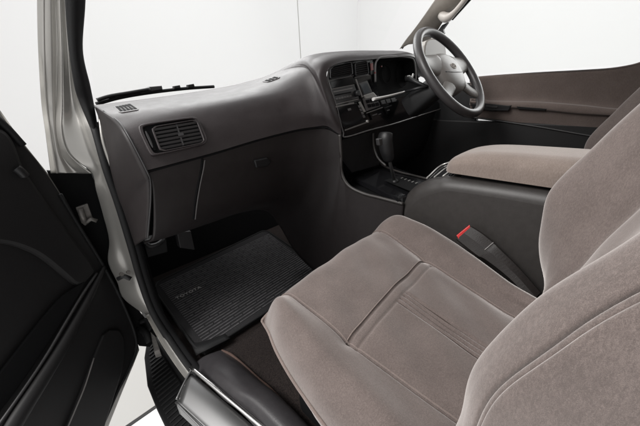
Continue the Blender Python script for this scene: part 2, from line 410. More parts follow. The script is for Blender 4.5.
# carpet ramp with its bound edge under the seat
G = [[zz(225, 350, .012), zz(250, 335, .014), zz(262, 325, .015), zz(300, 300, .015)],
     [zz(243, 365, .024), zz(262, 352, .03), zz(285, 345, .04), zz(320, 330, .05)],
     [zz(270, 391, .034), zz(285, 378, .06), zz(310, 380, .10), zz(345, 375, .11)],
     [zz(303, 424, .045), zz(320, 415, .07), zz(340, 420, .12), zz(380, 420, .13)],
     [np.array([.29, .1, .06]), np.array([.32, .1, .09]), np.array([.36, .1, .13]), np.array([.45, .1, .14])]]
b = MB(); b.grid(net(G, 50, 30)); b.build('carpet_ramp', M['carpet'], body, solid=.004)
pth = [zz(222, 351, .016), zz(231, 355, .03), zz(243, 365, .034), zz(258, 379, .044), zz(270, 389, .05), zz(286, 406, .055), zz(304, 426, .06), np.array([.292, .1, .07])]
b = MB(); b.tube(cr(pth, 60), .005, 8); b.build('carpet_binding', M['carpet_edge'], body)

# driver-side pillar with grab handle, windscreen
def DP(u, v, x): return xx(u, v, x)
rowsD = [((402, 48), (430, 34), 1.56), ((412, 34), (437, 25), 1.545), ((424, 18), (445, 13), 1.52), ((437, 0), (462, 0), 1.49), ((452, -20), (480, -20), 1.46), ((480, -58), (512, -58), 1.42)]
G = []
for (u0, v0), (u1, v1), x in rowsD:
    a = DP(u0, v0, x); c = DP(u1, v1, x + .03); mdl = (a + c) / 2 + np.array([-.02, -.01, 0])
    G.append([a, mdl, c])
b = MB(); b.grid(net(to_roof(G, False), 50, 14)); b.build('driver_pillar_trim', M['pillar_trim'], body, solid=.025)
pth = [DP(u, v, x - .002) for (u, v), _, x in rowsD]
b = MB(); b.tube(cr(pth, 40), .006, 8); b.build('windscreen_seal', M['rubber'], body)
pth = [DP(u, v, x) for u, v, x in ((441, 15, 1.50), (446, 17.5, 1.485), (451, 15.5, 1.47), (460, 6, 1.455), (469, -6, 1.44), (482, -24, 1.43), (492, -38, 1.44), (492, -46, 1.47))]
b = MB(); b.tube(cr(pth, 40), np.interp(np.linspace(0, 1, 40), [0, .08, .2, .35, .9, 1], [.016, .020, .019, .011, .011, .017]), 12); b.build('grab_handle', M['handle_trim'], body)
b = MB(); b.slab([DP(u, v, 1.545) for u, v in ((446, 15), (464, -2), (486, -30), (497, -34), (470, 0), (452, 20))], .01); b.build('door_frame_gap', M['dark'], body)
b = MB(); b.slab([DP(u, v, 1.56) for u, v in ((436, 33), (442, 25), (448, 22), (443, 29), (444, 33), (440, 37))], .015); b.build('pillar_foot_cap', M['black'], body)
# out-of-view roof, bulkhead and rear side, added to block light from above and behind
b = MB(); b.box((.24, -1.2, 1.40), (1.50, .52, 1.44)); b.build('roof', M['pillar_trim'], body, bevel=.015)
b = MB(); b.box((.20, -1.24, -.03), (1.60, -1.2, 1.44)); b.build('rear_light_block', M['pillar_trim'], body)
b = MB(); b.box((.17, -1.2, -.03), (.23, -.50, 1.40)); b.build('rear_pillar', M['paint_in'], body, bevel=.02)
# windscreen
G = []
for t in np.linspace(0, 1, 8):
    z = .79 + t * .62
    rw = []
    for s in np.linspace(0, 1, 9):
        x = (.20 + .05 * t) * (1 - s) + (1.60 - .13 * t) * s
        y = 1.165 - .72 * (z - .79) + .10 * (1 - (2 * s - 1) ** 2) + .0
        rw.append((x, y - (1 - s) * .02, z + (.06 * s - .0) * (1 - t)))
    G.append(rw)
b = MB(); b.grid(net(G, 24, 24)); b.build('windscreen', M['glass'], body)

# ================================================================== DASHBOARD
dash = thing('dashboard', 'dark grey dashboard with raised instrument hood, running across below the windscreen', 'dashboard', (.85, .95, .4))
NETP = [
 # W (windscreen base), T, F1, V, S(seam / bezel)
 [(.200, 1.15, .785), (.180, .950, .772), (.188, .868, .748), (.190, .818, .714), (.199, .790, .637)],
 [(.27, 1.16, .790), (.26, .950, .779), (.26, .862, .760), (.265, .812, .718), (.270, .790, .642)],
 [(.40, 1.17, .800), (.39, .940, .787), (.385, .850, .770), (.385, .807, .722), (.385, .789, .651)],
 [(.56, 1.18, .815), (.54, .94, .803), (.53, .838, .785), (.525, .798, .730), (.520, .785, .666)],
 [(.70, 1.18, .832), (.66, .93, .828), (.645, .815, .800), (.640, .775, .735), (.650, .766, .679)],
 [(.77, 1.18, .845), (.735, .90, .856), (.715, .785, .825), (.705, .745, .745), (.725, .742, .683)],
 [(.80, 1.18, .850), (.770, .88, .872), (.742, .765, .845), (.735, .718, .745), (.765, .718, .682)],
 [(.82, 1.18, .853), (.775, .87, .880), (.742, .750, .840), (.752, .700, .740), (.800, .685, .655)],
 [(.84, 1.18, .856), (.780, .87, .888), (.740, .755, .855), (.738, .708, .800), (.782, .695, .750)],
 [(.86, 1.18, .858), (.790, .87, .898), (.748, .760, .875), (.735, .720, .845), (.757, .706, .833)],
 [(.89, 1.18, .862), (.815, .88, .908), (.785, .775, .897), (.768, .725, .882), (.783, .709, .868)],
 [(.95, 1.18, .870), (.88, .89, .920), (.865, .780, .913), (.860, .725, .903), (.866, .709, .884)],
 [(1.03, 1.18, .880), (1.0, .90, .932), (1.0, .780, .926), (1.0, .722, .913), (1.0, .708, .894)],
 [(1.15, 1.18, .885), (1.15, .90, .940), (1.15, .780, .936), (1.15, .720, .922), (1.15, .705, .905)],
 [(1.30, 1.17, .885), (1.31, .90, .940), (1.31, .780, .940), (1.31, .718, .928), (1.31, .703, .912)],
 [(1.46, 1.15, .865), (1.46, .90, .910), (1.46, .790, .905), (1.46, .730, .890), (1.455, .715, .870)],
 [(1.58, 1.13, .845), (1.58, .90, .850), (1.58, .800, .840), (1.58, .750, .80), (1.575, .735, .76)],
]
PADG = net(NETP, 200, 70)
b = MB(); b.grid(PADG)
# fold the pad under along the seam, back inside
b.grid(np.array([PADG[:90, -1], PADG[:90, -1] + np.array([.0, .03, .004])]))
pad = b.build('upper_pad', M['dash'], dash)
def bvh_of(G):
    G = np.array(G); a, bb = G.shape[:2]
    V = [Vector(p) for p in G.reshape(-1, 3)]
    Fc = [(i * bb + j, (i + 1) * bb + j, (i + 1) * bb + j + 1, i * bb + j + 1) for i in range(a - 1) for j in range(bb - 1)]
    return BVHTree.FromPolygons(V, Fc)
PADB = bvh_of(PADG)
def hit(u, v, B=PADB):
    r = ray(u, v); h = B.ray_cast(Vector(CAM), Vector(unit(r)))
    if h[0] is None: return None, None
    n = np.array(h[1]);  p = np.array(h[0])
    if n @ (CAM - p) < 0: n = -n
    return p, n
# end face of the dashboard, towards the open door
def lerp(a, c, t): return a * (1 - t) + c * t
edge = [np.array(p) for p in NETP[0]] + [yy(150.7, 181, .795), yy(151, 200, .805), yy(149.5, 220, .818), yy(148, 238, .832)]
inner = [yy(102, 106, 1.10), yy(104, 125, 1.06), yy(108, 150, 1.03), yy(112, 175, 1.02), yy(117, 196, 1.01), yy(124, 216, 1.01), yy(129, 230, 1.01), yy(133, 240, 1.01), yy(136, 246, 1.01)]
G = [[e, lerp(e, i, .35) + np.array([-.004, 0, 0]), lerp(e, i, .7) + np.array([-.004, 0, 0]), i] for e, i in zip(edge, inner)]
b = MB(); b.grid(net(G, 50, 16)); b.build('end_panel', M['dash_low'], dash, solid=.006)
# bead along that edge
b = MB(); b.tube(cr([e + np.array([-.001, -.001, .0]) for e in edge[1:]], 50), .0022, 6); b.build('edge_bead', M['slat'], dash)

# lower facia: columns from the seam down and under
NETL = [
 [(.202, .796, .630), (.202, .798, .58), (.180, .825, .455), (.172, .92, .40)],
 [(.26, .795, .636), (.26, .798, .58), (.25, .822, .455), (.25, .93, .39)],
 [(.40, .793, .646), (.40, .797, .58), (.40, .825, .455), (.40, .95, .38)],
 [(.52, .790, .660), (.52, .796, .58), (.52, .83, .445), (.52, .97, .37)],
 [(.64, .776, .673), (.64, .790, .58), (.64, .84, .43), (.64, .98, .34)],
 [(.725, .750, .677), (.72, .765, .56), (.715, .83, .40), (.71, .99, .25)],
 [(.770, .722, .672), (.768, .735, .55), (.765, .79, .36), (.76, .95, .10)],
 [(.798, .690, .652), (.798, .700, .56), (.793, .74, .36), (.785, .85, .02)],
 [(.803, .690, .58), (.803, .690, .51), (.797, .71, .32), (.787, .76, .01)],
 [(.805, .690, .515), (.805, .675, .44), (.798, .68, .27), (.787, .70, .005)],
 [(.806, .660, .470), (.806, .645, .41), (.798, .64, .24), (.787, .64, .004)],
 [(.812, .600, .450), (.810, .590, .39), (.800, .58, .23), (.787, .58, .003)],
 [(.818, .520, .446), (.815, .520, .38), (.805, .52, .22), (.789, .52, .002)],
 [(.820, .440, .444), (.818, .440, .37), (.807, .45, .21), (.79, .45, .002)],
]
LOWG = net(NETL, 160, 50)
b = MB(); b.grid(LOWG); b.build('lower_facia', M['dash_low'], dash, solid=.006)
LOWB = bvh_of(LOWG)
def hitl(u, v): return hit(u, v, LOWB)
# rolled rim of the tunnel side
pth = [np.array(NETL[k][0]) for k in range(7, 14)]
b = MB(); b.tube(cr(pth, 60), .006, 8); b.build('tunnel_rim', M['console'], dash)
# glove box lid outlines: two light gaps and handle
glove = MB()
ptsg = [hitl(u, v) for u, v in ((204.5, 160), (203, 170), (200, 184), (197, 202), (195, 219))]
gl = [p + n * .0015 for p, n in ptsg]
glove.tube(cr(gl, 24), .0020, 6)
gb = glove.build('glove_box_gap', M['trim_grey'], dash)
ptsg = [hitl(u, v) for u, v in ((202.4, 158), (201, 170), (198, 184), (195, 202), (193, 219))]
b = MB(); b.tube(cr([p + n * .0005 for p, n in ptsg], 24), .003, 6); b.build('glove_box_groove', M['dark'], dash)
# glove box handle
hp = [hitl(u, v) for u, v in ((253, 160), (266, 157), (270, 161), (266, 166), (255, 167))]
if all(p is not None for p, n in hp):
    nn = unit(sum(n for p, n in hp)); c0 = np.mean([p for p, n in hp], 0)
    b = MB(); b.slab([p + n * .010 for p, n in hp], .012, nn, .004)
    b.build('glove_box_handle', M['black'], dash, bevel=.002)
# seam shadow line under the pad
b = MB(); b.tube(cr([np.array(r[-1]) + np.array([0, .006, -.004]) for r in NETP[:8]], 60), .004, 6); b.build('pad_seam', M['dark'], dash)
# speaker grille / bracket below
b = MB(); b.slab([yy(u, v, 1.08) for u, v in ((177, 233), (191, 231), (195, 250), (180, 248))], .03); b.build('foot_duct', M['slat'], dash, bevel=.003)
b = MB(); b.tube(cr([yy(142, 240, 1.04), yy(150, 246, 1.03), (yy(160, 243, 1.03)), yy(164, 236, 1.05)], 20), .009, 8)
b.slab([yy(u, v, 1.05) for u, v in ((143, 241), (166, 236), (168, 252), (148, 258))], .04); b.build('wiring_bracket', M['black'], dash, bevel=.003)

# ---- vents
def quad(Q, s, t): return Q[0] * (1 - s) * (1 - t) + Q[1] * s * (1 - t) + Q[2] * s * t + Q[3] * (1 - s) * t
def vent(name, parent, outer, grille, plane, ns, mframe, lift=.003, midbar=True, ringw=.86):
    p0, n0 = plane; p0 = p0 + n0 * .004
    O = chaikin([onp(u, v, p0 + n0 * lift, n0) for u, v in outer], 3, True, .10 if len(outer) < 7 else .2)
    c = np.mean(O, 0); I = [c + (p - c) * ringw for p in O]
    b = MB(); b.ring(O, I, .012, n0); fr = b.build(name, mframe, parent)
    b = MB(); b.slab([p - n0 * (lift + .0035) for p in I], .006, n0); b.build('vent_backing', M['dark'], fr)
    Q = [onp(u, v, p0 + n0 * .001, n0) for u, v in grille]
    b = MB()
    for k in range(ns):
        t = (k + .5) / ns
        a, q = quad(Q, .0, t), quad(Q, 1., t)
        sl = unit(Q[3] - Q[0]); h = np.linalg.norm(Q[3] - Q[0]) / ns * .5
        b.slab([a - sl * h * .5 + n0 * .0005, q - sl * h * .5 + n0 * .0005, q + sl * h * .5 - n0 * .002, a + sl * h * .5 - n0 * .002], .0015, n0)
    if midbar:
        b.bar(quad(Q, .5, 0.02) + n0 * .001, quad(Q, .5, .98) + n0 * .001, .003, .004, n0)
    b.build('slat', M['slat'], fr)
    return fr, Q
pp = [hit(u, v) for u, v in ((142, 126), (197, 119), (206, 141), (152, 154), (172, 135))]
p0 = np.mean([p for p, n in pp], 0); n0 = unit(sum(n for p, n in pp))
n0 = unit(np.cross(pp[2][0] - pp[0][0], pp[3][0] - pp[1][0])); n0 = n0 if n0 @ (CAM - p0) > 0 else -n0
lp = p0 + n0 * max(0.0, max((p - p0) @ n0 for p, n in pp))
vo = [(137.5, 127), (142, 123.5), (193, 116.2), (198, 118), (207.5, 137), (207, 142.2), (203, 144.5), (155, 155.5), (150, 154)]
fr, Q = vent('side_vent', dash, vo, [(153.5, 127.5), (197, 120.2), (204.5, 141.5), (161, 150.2)], (lp, n0), 6, M['dash'], .003, True, .90)
b = MB()
G0 = chaikin([onp(u, v, lp + n0 * .0085, n0) for u, v in ((150.8, 126.5), (197.5, 118.8), (206.3, 142.3), (160.5, 152))], 3, True, .09); c = np.mean(G0, 0)
b.ring(G0, [c + (p - c) * .93 for p in G0], .006, n0); b.build('grille_rim', M['dash'], fr)
b = MB(); b.slab(chaikin([onp(u, v, lp + n0 * .004, n0) for u, v in ((142.6, 129.5), (146.5, 128.8), (157, 148.5), (153.5, 151.5))], 2), .005, n0); b.build('wheel_slot', M['dark'], fr)
b = MB(); b.slab(chaikin([onp(u, v, lp + n0 * .007, n0) for u, v in ((144.5, 131), (147, 131), (154, 147), (152, 148))], 1), .006, n0, .001); b.build('thumb_wheel', M['slat'], fr)
b = MB(); b.slab([onp(u, v, lp + n0 * .008, n0) for u, v in ((178, 133), (183, 132.2), (184, 135), (179, 136))], .004, n0); b.build('slat_tab', M['slat'], fr)
# defroster slots on top of the pad
def topvent(poly, n):
    pl = [hit(u, v) for u, v in poly]
    if any(p is None for p, _ in pl): return
    P_ = [p for p, _ in pl]; nn = unit(sum(x for _, x in pl))
    O = chaikin([p + nn * .002 for p in P_], 2, True, .12)
    b = MB(); b.slab(O, .004, nn, .001); fr = b.build('defroster_vent', M['dash'], dash)
    c = np.mean(P_, 0); Qs = [c + (p - c) * .82 + nn * .003 for p in P_]
    b = MB()
    for k in range(n):
        s = (k + .5) / n
        a, q = quad(Qs, s, .05), quad(Qs, s, .95); b.bar(a, q, np.linalg.norm(Qs[1] - Qs[0]) / n * .6, .002, nn)
    b.build('vent_slot', M['dark'], fr)
topvent([(113, 107.2), (131, 103.6), (141, 110), (119, 113.6)], 5)
topvent([(262, 82), (276, 76.5), (281, 77.5), (268, 82.5)], 3)

# ---- centre stack facia plane
bz = {k: np.array(v) for k, v in dict(bl=(.804, .688, .657), tl=(.760, .710, .835), tr=(1.0, .714, .89)).items()}
nf = unit(np.cross(bz['tr'] - bz['bl'], bz['tl'] - bz['bl'])); nf = nf if nf @ (CAM - bz['bl']) > 0 else -nf
pf = bz['bl']
def fp(u, v, l=0.0): return onp(u, v, pf + nf * l, nf)
stack_px = [(328.5, 78), (330, 70), (334, 64.5), (343, 61.5), (354, 59), (371, 57.5), (375, 62), (376, 80), (379, 98), (390, 100), (405, 96), (420, 100), (434, 98), (444, 108), (420, 116), (380, 127), (346, 137), (341.5, 126), (336, 104)]
b = MB(); b.slab([fp(u, v, -.004) for u, v in stack_px], .01, nf); b.build('centre_facia', M['gloss'], dash)
pth = [fp(u, v, 0) for u, v in ((442, 108.5), (420, 115.5), (395, 123.5), (370, 130), (346, 137), (343.2, 132), (340, 121), (336, 105), (331, 90), (328, 79), (328.8, 71), (333, 65), (342, 62), (354, 59), (372, 57))]
b = MB(); b.tube(cr(pth, 120), .0028, 8); b.build('facia_bezel', M['trim_grey'], dash)
cp = (pf + nf * .0, nf)
vent('centre_vent', dash, [(330.5, 69), (334, 65.5), (352.2, 61.5), (353.5, 74.8), (330.2, 79.2)], [(331.5, 68), (352, 63), (353, 74.2), (331, 78.6)], cp, 6, M['black'], .002, False, .93)
vent('centre_vent', dash, [(355, 62.5), (367.5, 60), (369.3, 74), (355.8, 76.4)], [(355.6, 63), (367.2, 60.8), (368.6, 73.2), (356.2, 75.6)], cp, 6, M['black'], .002, False, .93)
def face(name, px, m_, l=.002, t=.004, bev=.0008, parent=dash):
    b = MB(); b.slab([fp(u, v, l) for u, v in px], t, nf, bev); return b.build(name, m_, parent)
def faces(name, pxs, m_, l=.002, t=.004, bev=.0006, parent=dash):
    for px in pxs:
        b = MB(); b.slab([fp(u, v, l) for u, v in px], t, nf, bev); b.build(name, m_, parent)
face('vent_lower_trim', [(329.8, 79.6), (353.6, 75.2), (353.7, 76.0), (330, 80.6)], M['trim_grey'])
face('vent_lower_trim', [(355.4, 76.8), (369.2, 74.3), (369.4, 75.2), (355.5, 77.7)], M['trim_grey'])
hz = face('hazard_switch', [(369.8, 62), (373.4, 61.3), (374.2, 74), (370.8, 74.8)], M['black'])
face('hazard_lens', [(370.6, 63.3), (373.0, 62.8), (373.6, 70), (371.2, 70.6)], M['redlens'], .004, .003, .0004, hz)
# blank panel, radio and storage pocket
face('blank_panel', [(330.2, 82), (353, 77.2), (354.8, 84), (331.5, 88.3)], M['gloss'], .001)
rd = face('radio', [(332, 89.5), (354.6, 85.2), (359, 97.8), (336, 103.2)], M['slat'], .002)
face('cassette_slot', [(335, 94.6), (351, 91.4), (351.4, 92.6), (335.4, 95.8)], M['dark'], .0035, .002, .0002, rd)
faces('radio_button', [[(335.8 + k * 2.7, 98.2 - k * .58), (337.9 + k * 2.7, 97.7 - k * .58), (338.4 + k * 2.7, 99.4 - k * .58), (336.3 + k * 2.7, 99.9 - k * .58)] for k in range(6)], M['trim_grey'], .0045, .003, .0004, rd)
face('radio_trim', [(333.5, 91.4), (352.4, 87.6), (352.7, 88.5), (333.8, 92.3)], M['edge'], .0035, .002, .0002, rd)
b = MB(); c = fp(355.6, 93.6, .002); b.tube([c, c + nf * .014, c + nf * .016], [.011, .010, .008], 16); b.build('volume_knob', M['black'], rd)
pk_ = face('storage_pocket', [(335.5, 107.8), (356.8, 103), (366, 120.6), (344.5, 128.4)], M['gloss'], .002)
face('pocket_trim', [(335, 106.3), (354, 102.2), (354.6, 103.5), (335.5, 107.6)], M['edge'], .0035, .002, .0003, pk_)
face('pocket_trim', [(345, 129.6), (366.4, 121.8), (366.8, 123), (345.4, 130.8)], M['edge'], .0035, .002, .0003, pk_)
face('pocket_tab', [(347.8, 108.6), (350.8, 107.9), (351.5, 110), (348.6, 110.7)], M['trim_grey'], .0035, .002, .0003, pk_)
face('display_glint', [(363.6, 95.4), (373.6, 92.2), (377, 96.4), (366, 98.6)], M['silver'], .006, .006)
# clock display, its silver frame, heater buttons and slider column
fr2 = face('display_frame', [(358.6, 83.2), (367.4, 80.4), (372.8, 93.2), (364.4, 96.2)], M['slat'], .003, .005)
face('display', [(360.4, 84.8), (366.8, 82.8), (370.8, 91.8), (365, 93.8)], M['screen'], .0045, .003, .0003, fr2)
fr3 = face('heater_panel', [(363.2, 98.2), (376.2, 96.4), (380.4, 106), (367, 111)], M['trim_grey'], .003, .005)
faces('heater_button', [[(365.8 + i * 4.0 + j * 1.6, 99.9 - i * .8 + j * 4.4), (369 + i * 4.0 + j * 1.6, 99.2 - i * .8 + j * 4.4), (370.2 + i * 4.0 + j * 1.6, 102.6 - i * .8 + j * 4.4), (367 + i * 4.0 + j * 1.6, 103.3 - i * .8 + j * 4.4)] for i in range(3) for j in range(2)], M['gloss'], .0052, .003, .0004, fr3)
faces('vent_slider', [[(358.8, 102), (360.6, 101.5), (366, 111.5), (364.2, 112.2)]], M['silver'], .003, .004)
faces('side_button', [[(358 + k * 1.5, 105.5 + k * 3.3), (360 + k * 1.5, 104.9 + k * 3.3), (361.2 + k * 1.5, 107.4 + k * 3.3), (359.2 + k * 1.5, 108 + k * 3.3)] for k in range(4)], M['trim_grey'], .003, .004)
b = MB(); c = fp(366.5, 121.4, .002); b.tube([c, c + nf * .008], [.006, .005], 12); b.build('lighter_knob', M['silver'], dash)
faces('lower_switch', [[(369.5, 112.4), (381, 108.6), (384.5, 115.5), (372.5, 119.8)], [(384, 107.8), (392, 105.2), (395, 111.5), (387, 114.4)]], M['gloss'], .002)
faces('switch_mark', [[(372.4, 115), (377, 113.4), (377.4, 114.3), (372.8, 115.9)], [(378.5, 114), (381, 113.1), (381.3, 114), (378.8, 114.9)], [(387, 110.2), (389.6, 109.3), (389.9, 110.1), (387.3, 111)]], M['trim_grey'], .003, .002, .0002)
faces('unit_highlight', [[(332.2, 88.6), (354.4, 84.3), (354.6, 85.0), (332.4, 89.3)], [(355.6, 79), (356.6, 78.8), (363.2, 97), (362.2, 97.4)], [(336.2, 103.8), (358.8, 98.4), (359.1, 99.2), (336.5, 104.6)], [(366.6, 112.6), (382.6, 107), (382.9, 107.8), (366.9, 113.4)]], M['edge'], .0035, .003, .0002)  # thin pale strips standing for bright reflections between the units
faces('column_button', [[(375.5 + k * 5.2, 101.8 - k * 1.1), (379.5 + k * 5.2, 100.9 - k * 1.1), (380.9 + k * 5.2, 104.4 - k * 1.1), (377 + k * 5.2, 105.4 - k * 1.1)] for k in range(1, 4)], M['slat'], .003, .004)
# instrument binnacle: dark recess with a light lip and unlit dials
bl = [(375.4, 82), (375.2, 66), (377, 60), (382, 57), (396, 56.2), (409, 57.4), (413.5, 60), (415.4, 68), (416, 80)]
b = MB()
lip = cr([fp(u, v, .004) for u, v in bl], 60); bk = np.array([p + (np.array([0.02, .13, -.01])) for p in lip])
b.grid(np.array([lip, lip * .5 + bk * .5, bk])); b.build('binnacle_wall', M['dark'], dash, solid=.004)
b = MB(); b.tube(lip, .0038, 8); b.build('binnacle_lip', M['trim_grey'], dash)
gp = pf - nf * .05
b = MB(); b.slab([onp(u, v, gp, nf) for u, v in ((376, 60), (414, 61), (424, 100), (376, 104))], .01, nf); b.build('gauge_face', M['dark'], dash)
for (u, v, r) in ((386, 74, .034), (402, 75, .050)):
    c = onp(u, v, gp + nf * .004, nf); e1 = unit(np.cross(nf, [0, 0, 1])); e2 = np.cross(nf, e1)
    b = MB(); b.tube([c + r * (math.cos(a) * e1 + math.sin(a) * e2) for a in np.linspace(0, 2 * math.pi, 40, endpoint=False)], .0015, 6, True); b.build('gauge_ring', M['dark'], dash)
b = MB(); c = fp(374.8, 67.8 + 5, .004); b.tube([c, c + nf * .004], .003, 10); b.build('warning_lamp', M['redlens'], dash)
b = MB(); c = fp(381, 66.5, -.03); b.tube([c, c + nf * .004], .003, 10); b.build('warning_lamp', M['redlens'], dash)
# knee panel under the column, dark
b = MB(); b.grid(net([[(.80, .70, .66), (.80, .76, .45), (.80, .85, .35)], [(1.0, .695, .660), (1.0, .75, .45), (1.0, .90, .35)], [(1.3, .69, .665), (1.3, .74, .45), (1.3, .92, .35)], [(1.58, .70, .67), (1.58, .76, .45), (1.58, .92, .35)]], 30, 20))
b.build('knee_panel', M['black'], dash, solid=.006)

# ================================================================== CENTRE CONSOLE
con = thing('centre_console', 'dark grey centre console box with shift tray, between the two front seats', 'console', (.93, .2, 0))
prof = [(.47, .0), (.475, .30), (.468, .40), (.452, .455), (.425, .495), (.392, .520), (.350, .538), (.306, .549), (.15, .556), (.0, .557), (-.2, .558), (-.42, .558), (-.42, 0)]
xsL = []
NX = [(.826, 0), (.832, .004), (.842, .010)]
b = MB()
P0 = [np.array([.828, y, z]) for y, z in prof]
def inset(P, d):
    c = np.array([0, .05, .25]); o = []
    for k, (y, z) in enumerate(P):
        o.append((y - d * .8 * float(np.clip((y - .25) / .15, 0, 1)), z - d * float(np.clip((z - .36) / .10, 0, 1))))
    return o
rr_ = .034
secs = [(.827 + rr_ * (1 - math.cos(a)), rr_ * (1 - math.sin(a))) for a in np.linspace(0, math.pi / 2, 9)] + [(1.04, 0.0), (1.058, .006), (1.064, .018)]
pc = cr([(y, z, 0) for y, z in prof[1:12]], 60)[:, :2]
pr = [(.47, 0.0)] + [tuple(p) for p in pc] + [(-.42, 0)]
G = [[(x, y, z) for y, z in inset(pr, d)] for x, d in secs]
b.grid(np.array(G), close_v=True)
b.add(G[0], [tuple(range(len(G[0])))]); b.add(G[-1], [tuple(range(len(G[-1])))])
b.build('box', M['console'], con)
# parting line / gutter under the lid
b = MB(); b.box((.856, -.42, .548), (1.032, .285, .5655)); b.build('lid_gap', M['dark'], con)
# padded lid
G = []
for y, zt, hw, zb in ((.335, .575, .055, .568), (.332, .590, .075, .563), (.315, .606, .09, .562), (.28, .620, .098, .564), (.22, .630, .101, .565), (.10, .634, .102, .566), (-.05, .636, .102, .567), (-.25, .638, .102, .568), (-.45, .638, .102, .568)):
    xc = .938; rw = []
    for a in np.linspace(0, math.pi, 15):
        ca, sa = math.cos(a), math.sin(a)
        rw.append((xc - hw * math.copysign(abs(ca) ** .45, ca), y, zb + (zt - zb) * max(0, sa) ** .55))
    G.append(rw)
GL = net(G, 60, 50)
b = MB(); b.grid(GL); b.add([p for p in GL[0]], [tuple(range(len(GL[0])))], False)
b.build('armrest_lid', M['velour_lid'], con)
# small tray in front of the lid with bright rims
tr = [(.895, .385, .533), (1.035, .385, .533), (1.035, .345, .556), (.895, .335, .553)]
T = [zz(427, 179, .515), zz(441, 166.5, .535), zz(458, 161.2, .560), zz(466, 161.5, .566), zz(450, 176.5, .548)]
b = MB(); b.slab(T, .03, None, .002); tb = b.build('tray', M['gloss'], con)
b = MB(); nt_ = unit((0, .45, 1))
b.tube(cr([p + nt_ * .003 for p in T[:4]], 24), .0028, 8)
b.tube(cr([lerp(T[0], T[4], .35) + nt_ * .003, lerp(T[1], T[3], .4) * .6 + lerp(T[0], T[4], .4) * .4 + nt_ * .003, lerp(T[2], T[3], .3) * .5 + lerp(T[1], T[4], .4) * .5 + nt_ * .003], 12), .0024, 8)
b.tube([lerp(T[0], T[4], .72) + nt_ * .003, lerp(T[2], T[3], .85) + nt_ * .003], .0024, 8)
b.build('tray_rim', M['silver'], tb)
b = MB(); b.slab([lerp(T[0], T[4], .15) + nt_ * .002, lerp(T[1], T[4], .22) + nt_ * .002, lerp(T[2], T[4], .42) + nt_ * .002, lerp(T[0], T[4], .65) + nt_ * .002], .003, nt_); b.build('tray_well', M['dark'], tb)
# shift well
b = MB(); b.box((.838, .40, .30), (1.10, .74, .442)); b.build('shift_base', M['dark'], con)
sp = [zz(352, 176, .470), zz(372, 168, .474), zz(392, 166, .474), zz(436, 182, .474), zz(420, 193, .470), zz(398, 198, .462)]
b = MB(); b.slab(sp, .02, (0, 0, 1), .003); b.build('shift_plate', M['gloss'], con)
b = MB(); b.slab([zz(384, 180, .4765), zz(400, 176, .4765), zz(424, 186, .4765), zz(412, 191.5, .4765)], .002, (0, 0, 1)); b.build('gate_slot', M['dark'], con)
b = MB()
for k in range(6):
    u, v = 401 + k * 3.6, 178.2 + k * 1.25
    b.bar(zz(u, v, .478), zz(u + 2.0, v - .9, .478), .003, .001, (0, 0, 1))
b.build('gate_mark', M['letter'], con)
b = MB(); b.tube(cr([zz(374, 158, .50), zz(384, 166, .485), zz(400, 172, .48), zz(416, 176, .478), zz(436, 181, .478)], 30), .004, 8); b.build('well_rim', M['console'], con)
b = MB(); b.slab([yy(u, v, .695) for u, v in ((341, 140), (372, 131), (380, 165), (352, 173), (342, 160))], .01); b.build('ashtray_door', M['black'], con, bevel=.003)
b = MB(); b.tube(cr([yy(373, 133, .69), yy(374, 147, .685), yy(378, 158, .66), yy(386, 166, .62)], 24), .004, 8); b.build('panel_edge', M['console'], con)
b = MB(); b.box((1.066, .3, 0), (1.10, .72, .43)); b.build('tunnel_side', M['dark'], con)

# ================================================================== GEAR SHIFTER
ks = thing('gear_shifter', 'black gear lever knob on a slim metal stalk standing in the shift well', 'gear lever', tuple(zz(395, 181, .475)))
base = zz(395, 182, .476); top = yy(389, 160, .545)
b = MB(); b.tube([base, top, top + (top - base) * .25], [.0065, .006, .006], 14); b.build('stalk', M['steel'], ks)
A = yy(389, 161, .545); B = yy(386.5, 150, .548); C = yy(385, 140, .552); D = yy(386, 134, .553)
b = MB(); b.tube(cr([A, lerp(A, B, .4), B, C, D, D + (D - C) * .35], 24), np.interp(np.linspace(0, 1, 24), [0, .1, .35, .65, .85, .95, 1], [.010, .016, .0195, .0215, .019, .012, .004]), 20, flat=1.25, up=(0, 1, .1)); kn = b.build('knob', M['black'], ks)
b = MB(); b.slab([yy(u, v, .515) for u, v in ((379, 139), (382.5, 138), (383, 145), (380, 146))], .014); b.build('release_button', M['slat'], ks, bevel=.003)
b = MB(); b.tube([base + np.array([0, 0, -.004]), base + np.array([0, 0, .010])], [.016, .009], 16); b.build('collar', M['black'], ks)

# ================================================================== STEERING WHEEL
wc = np.array([1.20, .491, .839]); ta, tb_ = .625, -.05
wn = unit([math.sin(tb_) * math.cos(ta), -math.cos(tb_) * math.cos(ta), math.sin(ta)])
wu = unit(np.cross(wn, [0, 0, 1.])) * -1.0
if wu[0] < 0: wu = -wu
wv = unit(np.cross(wn, wu)); wv = wv if wv[2] > 0 else -wv
sw = thing('steering_wheel', 'four spoke steering wheel with dark grey rim and warm grey padded hub, on its column', 'steering wheel', tuple(wc))
def W(a, c, h=0.0): return wc + wu * a + wv * c + wn * h
RR = .176
b = MB(); b.tube([W(RR * math.cos(t), RR * math.sin(t)) for t in np.linspace(0, 2 * math.pi, 96, endpoint=False)], .0155, 18, True, flat=1.0); b.build('rim', M['rim'], sw)
hubz = -.012
hp = [(-.070, .052), (-.035, .068), (0, .072), (.035, .068), (.070, .052), (.082, .020), (.078, -.020), (.060, -.055), (.030, -.072), (0, -.076), (-.030, -.072), (-.060, -.055), (-.078, -.020), (-.082, .020)]
hs = chaikin([np.array([a * 1.1, c * 1.08 + .004, 0]) for a, c in hp], 2)
b = MB(); G = []
